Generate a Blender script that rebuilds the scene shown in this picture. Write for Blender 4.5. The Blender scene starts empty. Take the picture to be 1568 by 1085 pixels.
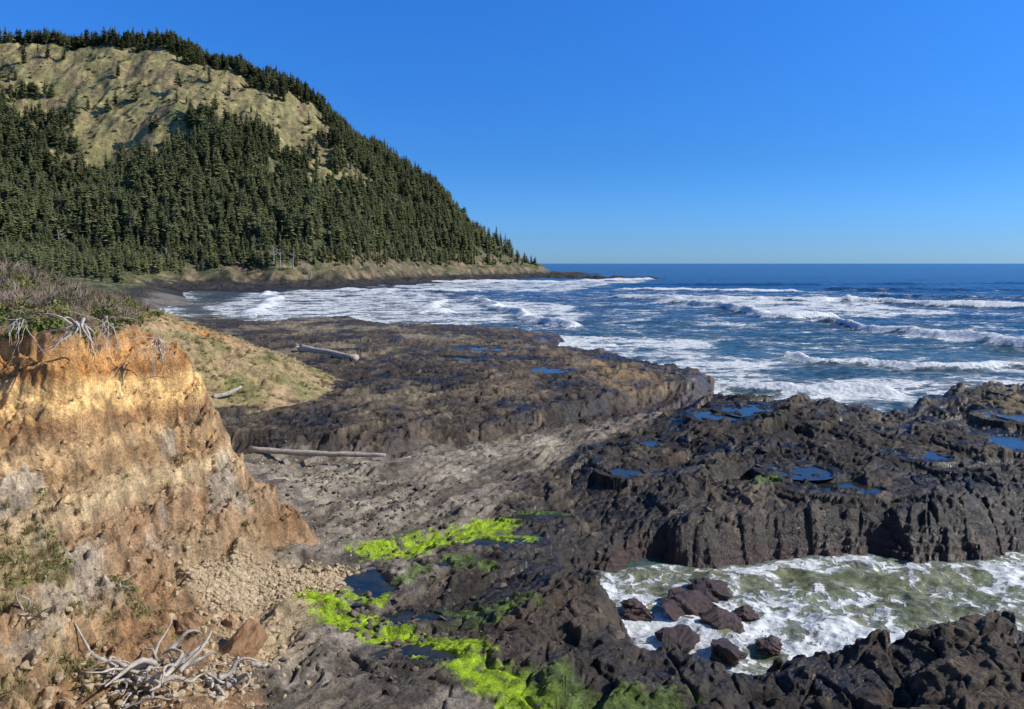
import bpy, numpy as np, math, time
from mathutils import Vector
T0=time.time()
f32=np.float32
rs=np.random.default_rng(11)
# ------------------------------------------------------------ noise tools
M=4095
PERM=rs.permutation(4096).astype(np.int32)
ANG=rs.random(4096)*2*np.pi
GX=np.cos(ANG).astype(f32); GY=np.sin(ANG).astype(f32)
RV=rs.random(4096).astype(f32); RV2=rs.random(4096).astype(f32); RV3=rs.random(4096).astype(f32)
def gn(x,y,seed=0):
    x=x+seed*17.31; y=y-seed*9.77
    x0=np.floor(x); y0=np.floor(y)
    fx=(x-x0).astype(f32); fy=(y-y0).astype(f32)
    ix=x0.astype(np.int32); iy=y0.astype(np.int32)
    ux=fx*fx*fx*(fx*(fx*6-15)+10); uy=fy*fy*fy*(fy*(fy*6-15)+10)
    def c(a,b,dx,dy):
        h=PERM[(PERM[(ix+a)&M]+iy+b)&M]
        return GX[h]*dx+GY[h]*dy
    n00=c(0,0,fx,fy); n10=c(1,0,fx-1,fy); n01=c(0,1,fx,fy-1); n11=c(1,1,fx-1,fy-1)
    a=n00+ux*(n10-n00); b=n01+ux*(n11-n01)
    return (a+uy*(b-a))*1.5
def fbm(x,y,o=4,seed=0,g=.5):
    s=0;a=1.;t=0
    for i in range(o):
        s=s+a*gn(x,y,seed+i*3); t+=a; a*=g; x=x*2.03; y=y*2.03
    return s/t*1.4
def ridged(x,y,o=4,seed=0,g=.5):
    s=0;a=1.;t=0
    for i in range(o):
        s=s+a*(1-np.abs(gn(x,y,seed+i*3))*2); t+=a; a*=g; x=x*2.07; y=y*2.07
    return s/t
def worley(x,y,seed=0):
    x=x+seed*13.1; y=y+seed*7.7
    x0=np.floor(x); y0=np.floor(y); fx=(x-x0).astype(f32); fy=(y-y0).astype(f32)
    ix=x0.astype(np.int32); iy=y0.astype(np.int32)
    f1=np.full(x.shape,9.,f32); f2=np.full(x.shape,9.,f32); idv=np.zeros(x.shape,f32)
    for a in (-1,0,1):
        for b in (-1,0,1):
            h=PERM[(PERM[(ix+a)&M]+iy+b)&M]
            d=(a+RV[h]-fx)**2+(b+RV2[h]-fy)**2
            m=d<f1
            f2=np.where(m,f1,np.minimum(f2,d)); idv=np.where(m,RV3[h],idv); f1=np.where(m,d,f1)
    return np.sqrt(f1),np.sqrt(f2),idv
def sst(a,b,x):
    t=np.clip((x-a)/(b-a),0,1); return t*t*(3-2*t)
def lerp(a,b,t): return a+(b-a)*t
def terr(h,s,soft=.35,tilt=.3):
    k=h/s; i=np.floor(k); f=k-i
    return s*(i+(1-tilt)*sst(1-soft,1,f)+tilt*f)
def seg_d2(x,y,ax,ay,bx,by):
    dx=bx-ax; dy=by-ay; L=dx*dx+dy*dy+1e-9
    t=np.clip(((x-ax)*dx+(y-ay)*dy)/L,0,1)
    return (x-ax-t*dx)**2+(y-ay-t*dy)**2
def pline(x,y,pts):
    d=None
    for (a,b),(c,e) in zip(pts[:-1],pts[1:]):
        q=seg_d2(x,y,a,b,c,e); d=q if d is None else np.minimum(d,q)
    return np.sqrt(d)
def sdf(x,y,poly):
    d=None; ins=np.zeros(x.shape,bool)
    n=len(poly)
    for i in range(n):
        ax,ay=poly[i]; bx,by=poly[(i+1)%n]
        q=seg_d2(x,y,ax,ay,bx,by); d=q if d is None else np.minimum(d,q)
        if ay!=by:
            cnd=((y>=min(ay,by))&(y<max(ay,by)))
            ins^=cnd&(x<(bx-ax)*(y-ay)/(by-ay)+ax)
    d=np.sqrt(d)
    return np.where(ins,d,-d)
class RBF:
    def __init__(s,pts,c,reg=0.0):
        P=np.array(pts,float); s.P=P[:,:2]; z=P[:,2]; s.c=c; s.m=z.mean()
        r=np.sqrt(((s.P[:,None]-s.P[None])**2).sum(-1)+c*c)
        s.w=np.linalg.solve(r-reg*np.eye(len(P)),z-s.m)
    def __call__(s,x,y):
        o=np.full(x.shape,s.m,f32)
        for (a,b),w in zip(s.P,s.w):
            o+=f32(w)*np.sqrt((x-f32(a))**2+(y-f32(b))**2+f32(s.c**2))
        return o
# ------------------------------------------------------------ plan of the place (metres, sea level z=0)
LAND=[(80,-300),(80,30),(78,74),(55,75),(42,71),(36,68),(32,63.5),(29,66),(24,69),(20,76),(17.5,75),(22,85.4),(24.7,91.3),(22.5,97.5),
(16.6,108.5),(12,120),(5.7,128),(11.7,147),(2,157),(-9,166),(-27.6,172),(-43,203),(-54,198),(-61,183),(-85,198),(-110,225),
(-135,280),(-154,332),(-175,380),(-205,440),(-213,490),(-190,505),(-147,507),(-116,595),(-80,690),(-24,821),(49,1015),(60,1060),
(20,1200),(-100,1500),(-2500,2000),(-2500,-300)]
COVE=[(3.43,36.2),(7,37.3),(10.2,37.1),(13.7,38),(17.3,38.6),(19.6,37.9),(22.7,37.6),(25.6,39.5),(27.2,39.9),(40,42),(90,46),
(90,30),(40,29.5),(27,29),(20,28.3),(15,28),(12.7,28.3),(10.7,27.6),(7.4,26.8),(5.4,27.5),(5.05,28.9),(4.47,31),(3.1,32.7)]
MID=[(-30,50),(-19.7,52),(-14.9,51.5),(-10.6,52.5),(-7,55.6),(-3.2,58.5),(2,62),(8,70),(14,78),(19,82),(40,90),(40,260),(-120,260),(-60,90)]
VAL=[(-20,51),(-10,52),(-3,57),(3,60.5),(12,70),(14,68),(7,56),(2,46.5),(-.8,40.5),(-1.8,38),(-3.0,35),(-4,31),(-5,27),(-5,20),(-10,15),(-14,25),(-14,40)]
PLAT=RBF([(4,38,1.7),(10,39,1.7),(18,40.5,2.2),(26,41.5,2.4),(35,44,2.6),(8,45,2.6),(17,48,3.0),(26,50,3.1),(12,58,3),(18,66,3.3),(24,64,3.3),
(31.5,60,2.7),(39,62,3.9),(48,64,4.1),(60,65,4.1),(36,52,3.5),(46,54,3.8),(19,74,1.6),(16,74,.3),(10,66,.9),(4,58,1.3),(-2,50,1.6),(-6,44,1.9),(-4,38.5,1.9),
(-12,46,2.1),(-15,42,2.6),(-9,36,2.4),(-8,30,2.7),(-6,27,2.1),(-6,33,2.0),(0,32,2.1),(2.0,34,2.1),(2,28,2.1),(4,26,1.8),(0,24,2.2),(4,22,2),
(-4,24,2.2),(8,24,1.6),(12,25.5,1.7),(14,26,1.9),(18,25,1.8),(20,22,2.2),(30,25,2.2),(-10,60,1.9),(0,65,1.8),(8,75,1.5),(15,85,1.2),(20,92,.7),
(0,90,1.9),(-15,95,2.1),(10,105,1.1),(-5,125,1.3),(5,135,.5),(8,145,.4),(-15,150,1.2),(-35,150,1.2),(-45,190,.3),(-60,175,.6),(-30,120,1.7),
(0,5,2.5),(30,5,2.5),(60,30,2),(-30,30,3),(-60,100,2),(-120,240,1.5),(-200,400,2),(-150,520,2),(0,900,2)],1.5)
BLUFF=RBF([(-6,16,2.8),(-7.5,20,2.8),(-8.5,23.5,2.7),(-10.3,27.1,3.1),(-9.1,31,2.6),
(-9.3,32,3.9),(-10.7,32,5.4),(-12.1,32.2,7.1),(-13.1,32.7,8.9),(-13.8,31.5,10.9),(-16.2,32,12.3),(-19,28.2,13),(-16.2,27.1,12.6),(-15.6,26.2,10.6),
(-14.8,29.3,9.5),(-13.5,27.2,6.5),(-12.3,24.5,4.3),(-11,21.5,3.6),(-17.3,25.5,10.5),(-15.8,23.2,8.4),(-14.3,21,6.3),(-12.6,18.5,4.6),
(-11.8,30.8,7.0),(-11,29.2,4.9),(-14.2,30.4,9.4),(-14.6,31,11.4),
(-13,35,4.5),(-14,38,3.0),(-18,44,5),(-16,36,8.5),(-20,40,11),(-25,28,13.5),(-27,40,14.1),(-28,48,13),(-40,40,15),(-34,62,12.0),(-50,60,14),(-60,90,12.6),
(-22.5,57,2.6),(-27,62,6.5),(-29,72,8),(-25.8,84,4.6),(-16.6,66,2.7),(-17.2,78,2.6),(-22,70,5.6),(-20,62,3.4),(-20,50,1.6),(-36,72,10.6),
(-40,108,2.8),(-50,104,6.5),(-62,146,2.6),(-76,146,5.5),(-100,140,10),(-95,200,2),(-120,190,6),(-200,200,10),(-125,275,2.),(-150,270,5),(-150,330,1.5),(-178,330,6),(-172,385,1),(-198,380,7),
(-225,440,9),(-300,300,11),(-230,480,9),(-300,480,14),(-500,400,25),(-205,430,0),
(-3,20,0),(-4,27,-1),(-5,32,-1),(-7,37,0.5),(-12,45,0),(-15,52,-.5),(-10,60,-3),(-10,75,-3),(-15,90,-2),(-30,115,0),(-50,150,0),(10,30,-8),(30,20,-10),(30,60,-20),(20,120,-25),
(0,160,-20),(-70,200,-2),(-110,265,-3),(0,400,-40),(-130,420,-15),(0,0,13.3),(0,5,10.5),(0,10,4),(10,0,13),(12,10,1),(-10,0,13),(-8,8,8),(-30,0,14),(30,0,10),(0,14,0),
(-16,12,8),(-25,15,11),(-22,22,11.5),(-40,20,15),(-60,40,16),(-11.5,16.9,4.6)],.7)
HILL=RBF([(-580,850,264),(-483,850,268),(-400,858,256),(-330,868,240),(-256,880,217),(-175,900,158),(-130,915,122),(-84,930,90),(-55,945,62),(-28,960,40),(5,980,24),(40,1000,10),
(-278,660,103),(-236,560,41),(-332,790,190),(-380,690,107),(-430,780,192),(-174,600,50),(-215,740,130),(-122,760,60),(-61,830,36),(-173,700,80),
(-213,500,9),(-147,522,8),(-110,605,8),(-74,700,8),(-18,830,7),(42,990,5),(-260,480,12),(-330,500,24),(-409,600,69),(-477,700,139),(-545,800,222),
(-147,470,-6),(-90,560,-12),(-40,680,-16),(20,800,-18),(80,960,-16),(110,1040,-22),(66,1090,-15),(0,1150,-20),(-480,1000,240),(-250,1050,150),(-100,1100,60),(0,1070,8),
(-700,900,243),(-900,800,243),(-700,600,120),(-700,450,30),(-900,500,60),(-450,300,0),(-300,380,5),(-200,250,-15),(0,400,-60),(-250,1400,60),(-700,1400,120)],12.)
MEADOW=[(-400,670),(-365,650),(-330,690),(-308,715),(-275,735),(-240,745),(-200,695),(-150,705),(-160,765),(-200,850),(-284,868),(-402,880),(-489,880),(-570,865),(-600,820),(-540,770),(-455,720)]
# (x,y,rx,ry) tide pools
POOLS=[(-.9,35.2,2.0,.8),(-6.1,30.3,1.9,1.9),(-4.4,27.7,1.8,.6),(-2.7,24.9,1.9,.6),(1.2,39.4,1.5,.6),(2.0,25.6,.8,.7),
(19.2,59.5,2.4,2.8),(15.8,57.5,1.8,2.4),(17.1,44.9,1.9,1.6),(19.2,42.4,2.9,1.3),(29,45.6,3.0,1.4),(26,47.8,1.8,1.6),(6.9,45.4,1.4,1.3),(-.14,41.2,1.0,.7),
(3.8,86,2.8,2.4),(-7,95,3.4,2.2),(-4.2,110,5.0,3.4),(9.5,51.7,1.0,1.4),(33,50,2.8,2.2),(-3.2,32.6,1.5,.7),(38,56,2.5,2.2)]
ALG=[([(-.6,37.9),(-2.3,36.8),(-3.6,35.8),(-4.6,34.8),(-6.1,33.4)],1.15,1.),([(-7.6,28.6),(-6.6,27.6),(-5.1,26.5),(-3.4,26.0),(-2.05,25.1),(-.9,23.6),(.7,22.0)],.8,1.),
([(-1.4,28.2),(-.2,28)],1.1,.35),([(1.5,22.7),(4.5,22.4)],1.1,.35),([(-5.2,28.6),(-7.4,28.9)],.5,.8),([(-2.9,33.5),(-1.2,32.2)],.6,.3),([(-2.2,36.2),(.8,35.8)],.5,.8),([(.6,39.7),(3.2,39.9)],.35,.4),([(14,42.9),(15,43.4)],.6,.25),([(-3.8,31.5),(-4.4,30.2)],.45,.35)]
SMOOTHZ=[(-7,38),(-1,39),(1.5,36.4),(.8,34.2),(-2,33),(-3.6,30.5),(-3.6,28.4),(-1.2,25.8),(1.2,22),(-4,20),(-9,26)]
def base_platform(x,y): return PLAT(x,y)
def pool_level(px,py):
    a=np.array([px],f32);b=np.array([py],f32)
    st=float(sst(-.6,.6,sdf(a,b,MID))[0])
    return float(base_platform(a,b)[0])+1.1*st*(1.0 if py<120 else .8)
PL=[(a,b,c,d,pool_level(a,b)-.10) for a,b,c,d in POOLS]
SD=(.55,.83)  # strike of the rock beds
def terrain(x,y,far=False):
    x=x.astype(f32); y=y.astype(f32)
    sc=np.clip(y/60,.6,3)
    wx=x+1.3*sc*fbm(x/(4*sc),y/(4*sc),4,1,.5); wy=y+1.3*sc*fbm(x/(4*sc),y/(4*sc),4,5,.5)
    a=x*SD[1]-y*SD[0]; b=x*SD[0]+y*SD[1]      # across / along the beds
    wa=a+.6*fbm(x/3,y/3,3,21)
    f1,f2,iv=worley(wa/1.5,b/2.8,3)
    g1,g2,jv=worley(wa/.45+fbm(x,y,2,8)*.5,b/.7,9)
    l=np.minimum(sdf(wx,wy,LAND),-sdf(x+.8*fbm(x/3.5,y/3.5,3,1,.4),y+1.0*fbm(x/3.5,y/3.5,3,5,.4),COVE)+.12*(iv-.5))
    mid=sst(-1.1,.8,sdf(wx,wy,MID)+.3*(iv-.5)+.2*(jv-.5))
    val=sst(-1.,1.2,sdf(wx,wy,VAL))*(1-mid)
    smz=sst(-.5,.8,sdf(wx,wy,SMOOTHZ)) if not far else 0*x
    zp=base_platform(x,y)+mid*1.1*np.where(y<120,1,np.clip(1-(y-120)/200,.6,1))
    big=fbm(wa/6,b/13,4,31)
    mdm=fbm(wa/1.6,b/3.0,4,41,.55)
    crack=sst(.0,.10,f2-f1); crk2=sst(.0,.2,g2-g1)
    ph=wa/3.6+.5*fbm(x/9,y/9,3,45); saw=ph-np.floor(ph)
    cu=(saw-.5)*.60*sst(-.3,.3,fbm(x/11,y/11,3,47))
    low=big*.70+cu+mdm*.26+(iv-.5)*.24
    fine=.05*fbm(x/.35,y/.35,3,51,.6)
    rel=terr(low+.05*fbm(x/.6,y/.6,3,53),.20,.28,.22)+(jv-.5)*.10+(crack-1)*.14+(crk2-1)*.035+fine
    pk=np.maximum(ridged(wa/2.6,b/3.6,4,57,.5)-.68,0)*.45; rel=rel+pk*sst(-.1,.5,fbm(x/8,y/8,3,59))
    far_amp=np.clip(1.15-y/300,.45,1.1)
    rib=fbm(wa*.55,b/9,3,61); rib2=fbm(wa*2.2,b/5,3,65)
    vrel=terr(.50*rib+.22*rib2+.32*fbm(x/4,y/4,4,71)+.10*(iv-.5),.16,.2,.3)+.02*fbm(x/.3,y/.3,3,73)+.07*(jv-.5)*sst(-.2,.4,mdm)+.40*np.maximum(mdm-.1,0)
    rel=lerp(rel,vrel,np.clip(val,0,1))*far_amp
    rel=rel*(1-.50*smz*(1-val))-.10*smz*(1-val)
    zr=zp+rel
    beach=sst(-70,-95,x)*sst(150,190,y)
    w=lerp(np.where(y<48,1.35,1.2)+.011*np.minimum(y,300),9.,beach)
    e=sst(-w,w,l)
    zr=-2.0+(zr+2.0)*e
    em=np.clip(4*e*(1-e),0,1)*(1-beach)
    zt=zr+.42*fbm(wa/1.8,b/2.4,4,77,.55)+.20*(iv-.5)+.16*(jv-.5)
    zr=lerp(zr,terr(zt,.36,.30,.12),em)
    poolm=np.zeros(x.shape,f32)
    if not far:
        for (px,py,rx,ry,L) in PL:
            q=np.sqrt(((x-px)/rx)**2+((y-py)/ry)**2)
            near=q<2.0
            if near.any():
                xx=x[near];yy=y[near];qn=q[near]; sc2=.6*min(rx,ry)+.5
                qq=qn*1.20+1.25*fbm(xx/sc2/1.3,yy/sc2,4,int(px*3)%17+80,.55)
                t=1-sst(1.0,1.6,qq)
                bowl=L-.17+.34*sst(.25,1.15,qq)+.30*(rel[near]-.0)*sst(-.2,1.,qq)
                v=lerp(zr[near],bowl,t)
                v=np.where((qn>1.0)&(qn<1.4),np.maximum(v,L+.02+.08*(jv[near])),v)
                zr[near]=v
                poolm[near]=np.maximum(poolm[near],1-sst(.6,1.2,qq))
    if far:
        band=sst(-90,-14,l)*(1-sst(14,40,l))*sst(370,450,y)
        zr=np.maximum(zr,band*6.5*(ridged(x/34,y/20,5,91,.6)-.25)-.5*(1-band))
        d=pline(x,y,[(10,860),(50,790),(88,740),(124,716)])
        zr=np.maximum(zr,3.2-d/7+3.0*fbm(x/12,y/12,3,95)-1.2)
    zb=BLUFF(x,y)
    hgt=np.clip(zb-zp,0,30)
    steep=sst(.0,1.5,hgt)
    bn=fbm(x/2.2,y/2.2,5,101,.55)
    zb=zb+.60*steep*bn*(1-.5*sst(12,14,zb))
    ph=zb/1.25+.8*fbm(x/5,y/5,3,111)
    fr=ph-np.floor(ph)
    bed=sst(.45,.70,fr)-fr
    ph2=zb/.42+.8*fbm(x/3,y/3,3,113); fr2=ph2-np.floor(ph2)
    bm_=steep*(1-sst(12.2,13,zb))*(0.25+.75*(1-sst(36,60,y)))
    zb=zb+(1.25*.85*bed*np.clip(.6+1.3*fbm(x/2.4,y/2.4,3,115),.0,1.4)+.42*.8*(sst(.45,.7,fr2)-fr2)*np.clip(.5+1.2*fbm(x/2,y/2,3,117),0,1.2))*bm_
    gul=ridged(x/1.5+.3*zb,y/1.5,4,121)-.5
    zb=zb-.26*np.maximum(gul,0)*steep*(1-sst(12,13,zb))
    lump=np.maximum(fbm(x/.8,y/.8,4,127,.6),0)
    zb=zb+((jv-.5)*.10+(iv-.5)*.10+.20*fbm(x/.4,y/.4,4,125,.6)+.40*lump)*steep*(1-sst(12.2,13,zb))*(1-.6*sst(36,60,y))
    blm=sst(-.1,.25,zb-zr)
    z=np.maximum(zb,zr)
    hm=np.zeros(x.shape,f32)
    if far:
        zh=HILL(x,y)
        am=sst(8,60,zh)
        zh=zh+am*(16*fbm(x/95,y/140,4,131)-9*np.maximum(ridged(x/120+.2*fbm(x/60,y/60,2,5),y/420,3,141)-.45,0)*2)+sst(2,8,zh)*5.0*fbm(x/22,y/22,5,151,.55)
        cn=fbm(x/26,y/26,3,155)
        cl=1.+(9+6*cn)*sst(1.,7.5,zh+4*cn)
        zh=np.where(zh<14, lerp(zh,np.maximum(cl,zh*.5),np.clip(.45+.7*fbm(x/45,y/45,3,157),0,.85)*(1-sst(9,14,zh))),zh)
        hm=sst(-.5,.5,zh-z)
        z=np.maximum(z,zh)
    return dict(z=z,l=l,mid=mid,val=np.maximum(val,smz*.55),bl=blm,pool=poolm,iv=iv,jv=jv,crack=crack,rel=rel,low=low,bn=bn,hill=hm,gul=gul,zb=zb,fr=fr,fr2=fr2,beach=beach,lump=lump)
def hgt_at(x,y,far=False):
    return terrain(np.array(x,f32),np.array(y,f32),far)['z']
# ------------------------------------------------------------ colour maps
def mix3(c,d,t): return c+(np.asarray(d,f32)-c)*t[...,None]
def near_colour(x,y,T):
    n=x.shape; z=T['z']
    a=x*SD[1]-y*SD[0]; b=x*SD[0]+y*SD[1]
    k1=fbm(x/4,y/4,5,201); k2=fbm(x/1.0,y/1.0,4,211); k3=fbm(a/1.2,b/8,4,221); k0=fbm(x/14,y/22,4,203)
    c=np.zeros(n+(3,),f32)+np.array((.072,.054,.038),f32)
    c=mix3(c,(.18,.138,.092),np.clip(T['iv']*.3+k1*.6+.7*T['rel']+.5*k0,0,1)*.75)  # lit tops painted in: higher relief gets lighter colour, besides random tone
    c=mix3(c,(.29,.215,.125),sst(.12,.6,k3+.35*k1+.3*k0)*.5)
    c=mix3(c,(.024,.020,.016),sst(.0,.5,-k2-.9*T['rel']+.15-.4*k0)*.8)  # shadow contrast painted in: low relief darkened, besides random dark patches
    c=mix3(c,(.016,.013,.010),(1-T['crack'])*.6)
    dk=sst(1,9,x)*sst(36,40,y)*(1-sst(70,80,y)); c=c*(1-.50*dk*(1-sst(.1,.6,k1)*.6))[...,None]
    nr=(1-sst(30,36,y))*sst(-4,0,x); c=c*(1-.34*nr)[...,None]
    c=mix3(c,(.30,.19,.070),sst(.0,.45,fbm(x/7,y/9,3,231)+.1*k2)*T['mid']*sst(-4,10,x)*.5)
    c=mix3(c,(.30,.25,.15),sst(.0,.5,k0+.3*k1)*T['mid']*sst(-2,-18,x)*.55)
    c=mix3(c,(.30,.22,.09),sst(.0,.45,fbm(x/6,y/6,3,233))*sst(25,40,x)*sst(2.5,3.6,z)*.55)
    vc=np.zeros(n+(3,),f32)+np.array((.225,.190,.145),f32)
    vc=mix3(vc,(.075,.062,.048),sst(-.15,.35,k3+.3*k2)*.85)
    vc=mix3(vc,(.43,.375,.29),sst(.10,.5,k1+.3*k2)*.6)
    vc=mix3(vc,(.06,.05,.04),(1-T['crack'])*.45)
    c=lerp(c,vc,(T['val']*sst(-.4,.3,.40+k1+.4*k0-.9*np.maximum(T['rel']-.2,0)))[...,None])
    mz=(1-sst(.3,1.1,z+.4*k2))*(1-T['beach'])
    c=mix3(c,(.070,.034,.028),mz*.7)
    c=mix3(c,(.20,.175,.14),T['beach']*(1-T['bl'])*.9)
    t=z+.55*fbm(x/5,y/5,4,241)+.12*k2
    ks=[2.5,4,5.2,6,7,7.8,8.6,9.3,9.7,10.5,10.9,11.6,12.2,12.7]
    R=[.33,.24,.36,.29,.50,.33,.46,.25,.64,.74,.40,.54,.42,.24]
    G=[.215,.135,.235,.17,.365,.20,.30,.125,.40,.48,.18,.29,.23,.16]
    B=[.115,.060,.125,.085,.20,.09,.145,.05,.16,.19,.05,.10,.09,.09]
    bc=np.stack([np.interp(t,ks,q) for q in (R,G,B)],-1).astype(f32)
    gp=sst(.10,.35,fbm(x/1.8,y/1.8,4,251)-.15+.30*np.exp(-((x+13.6)**2+(y-22.5)**2)/6))*sst(4.3,5,z)*(1-sst(8.3,9.5,z))
    bc=mix3(bc,(.40,.345,.26),gp*.65)
    bc=mix3(bc,(.33,.27,.13),sst(-.1,.3,fbm(x/1.5,y/1.5,4,255)+.1)*sst(-10,-14,x)*(1-sst(6,7.5,z))*(y<24)*.7)
    bc=mix3(bc,(.22,.10,.042),sst(.05,.4,fbm(x/2.5,y/2.5,4,256))*(1-sst(4.5,6.5,z))*.5)
    bc=bc*(1-.35*sst(.1,.7,T['gul']))[...,None]  # erosion shadow painted into the gullies
    bc=bc*(1-.38*np.exp(-((T['fr']-.38)/.10)**2)*np.clip(.6+k1,0,1))[...,None]  # darker bedding lines, with ledge shadow painted into the colour
    bc=bc*(1+.35*k2+.45*fbm(x/.4,y/.4,3,257))[...,None]
    gr=sst(38,50,y)
    gc=np.zeros(n+(3,),f32)+np.array((.30,.225,.105),f32)
    gc=mix3(gc,(.17,.17,.055),sst(-.1,.5,k1)*.8); gc=mix3(gc,(.40,.27,.145),sst(-.05,.4,fbm(x/3,y/7,4,261))*.75)
    gc=mix3(gc,(.60,.22,.05),np.exp(-((x+30)**2+(y-73)**2)/4)*.9)
    gc=gc*(1+.4*k2)[...,None]
    bc=lerp(bc,gc,gr[...,None])
    top=sst(12.3,12.9,z+.3*k2)
    bc=mix3(bc,(.12,.12,.05),top*.85)
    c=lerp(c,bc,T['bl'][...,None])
    ap=np.exp(-pline(x,y,[(-11.2,27),(-9.5,29),(-7.2,30.2),(-8.6,26),(-8.2,24)])**2/1.1)
    c=mix3(c,(.40,.30,.17),np.clip(ap*1.2+.5*k2*ap,0,1)*.8)
    wet=np.clip(mz*.9,0,1)*(1-T['bl'])
    wet=np.maximum(wet,T['pool'])
    wz=np.exp(-np.maximum(T['l'],0)/4)*(x>0)*(y>30)+1.0*sst(.0,.45,-k1-.5*T['rel'])*(1-T['bl'])*(1-T['val'])
    wet=np.maximum(wet,np.clip(wz,0,1)*.9)
    c=c*(1-.35*np.clip(wz,0,1)*(1-T['bl']))[...,None]
    c=c*(1-.65*T['pool'])[...,None]
    for pts,w,s in ALG:
        d=pline(x,y,pts)
        m=sst(1.2,.6,d/w+.85*fbm(x/1.1,y/.9,5,271,.6)+.3*fbm(x/.25,y/.2,3,273))
        dull=np.array((.085,.135,.018) if s<.6 else (.235,.35,.008),f32)
        kk=fbm(x/.6,y/.5,4,275)
        dull=dull*(1+.7*kk)[...,None]
        mm=m*(.6+.4*s)*sst(-.75,-.3,kk)
        c=c+(dull-c)*mm[...,None]
    return np.clip(c,.004,1),wet
def far_colour(x,y,T):
    z=T['z'];n=x.shape
    k1=fbm(x/40,y/40,5,301); k2=fbm(x/9,y/9,4,311)
    dy=np.gradient(y,axis=0); sl=np.abs(np.gradient(z,axis=0)/np.maximum(dy,1e-3))
    dx=np.gradient(x,axis=1); sl=np.maximum(sl,np.abs(np.gradient(z,axis=1)/np.maximum(dx,1e-3)))
    c=np.zeros(n+(3,),f32)+np.array((.075,.09,.035),f32)
    m=sst(-12,12,sdf(x+25*k1,y+25*k1,MEADOW)+10*k2)
    md=np.zeros(n+(3,),f32)+np.array((.265,.225,.095),f32)
    md=mix3(md,(.205,.145,.080),sst(-.05,.4,fbm(x/12,y/60,5,321))*.8)
    md=mix3(md,(.14,.15,.055),sst(.1,.4,fbm(x/22,y/30,4,331))*.6)
    md=md*(1+.45*fbm(x/5,y/12,4,335))[...,None]
    c=lerp(c,md,m[...,None])
    lo=1-sst(12,28,z+8*k1)
    c=mix3(c,(.14,.15,.05),lo*.8)
    c=mix3(c,(.05,.065,.025),lo*sst(-.15,.25,fbm(x/16,y/16,4,341))*.8)
    cf=sst(.30,.65,sl+.3*k2)*(1-sst(16,34,z+6*k2))*sst(1.5,4,z)
    c=mix3(c,(.22,.155,.09),cf*np.clip(.55+k2+.8*k1,0,1))
    c=mix3(c,(.09,.072,.05),cf*sst(-.1,.3,fbm(x/6,y/6,4,345))*.8)
    c=mix3(c,(.040,.034,.028),(1-sst(3.4,6.0,z+3.5*k2)))
    c=mix3(c,(.20,.175,.14),T['beach']*(1-sst(2,3.5,z))*(y<330)*.9)
    c=c*(1+.4*k2)[...,None]
    return np.clip(c,.004,1),(1-sst(.5,1.5,z))*.8
# ------------------------------------------------------------ mesh helpers
def link(o): bpy.context.scene.collection.objects.link(o); return o
def grid_mesh(name,X,Y,Z,smooth=True):
    r,c=X.shape
    co=np.stack([X,Y,Z],-1).reshape(-1,3).astype(f32)
    me=bpy.data.meshes.new(name); me.vertices.add(r*c); me.vertices.foreach_set('co',co.ravel())
    i=np.arange(r*c,dtype=np.int32).reshape(r,c)
    q=np.stack([i[:-1,:-1],i[:-1,1:],i[1:,1:],i[1:,:-1]],-1).reshape(-1,4)
    me.loops.add(q.size); me.loops.foreach_set('vertex_index',q.ravel())
    me.polygons.add(len(q)); me.polygons.foreach_set('loop_start',np.arange(len(q),dtype=np.int32)*4)
    me.update(calc_edges=True)
    if smooth: me.polygons.foreach_set('use_smooth',np.ones(len(q),bool))
    return me
def add_col(me,name,c):
    a=me.attributes.new(name,'FLOAT_COLOR','POINT')
    c4=np.ones((len(me.vertices),4),f32); c4[:,:3]=c.reshape(-1,3); a.data.foreach_set('color',c4.ravel())
def add_f(me,name,v):
    a=me.attributes.new(name,'FLOAT','POINT'); a.data.foreach_set('value',np.ascontiguousarray(v,dtype=f32).ravel())
def py_mesh(name,vs,fs,mats,mi=None,smooth=False):
    me=bpy.data.meshes.new(name); me.from_pydata([tuple(map(float,v)) for v in vs],[],fs)
    for m in mats: me.materials.append(m)
    if mi is not None: me.polygons.foreach_set('material_index',np.array(mi,np.int32))
    if smooth: me.polygons.foreach_set('use_smooth',np.ones(len(fs),bool))
    me.update(); return me
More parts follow.
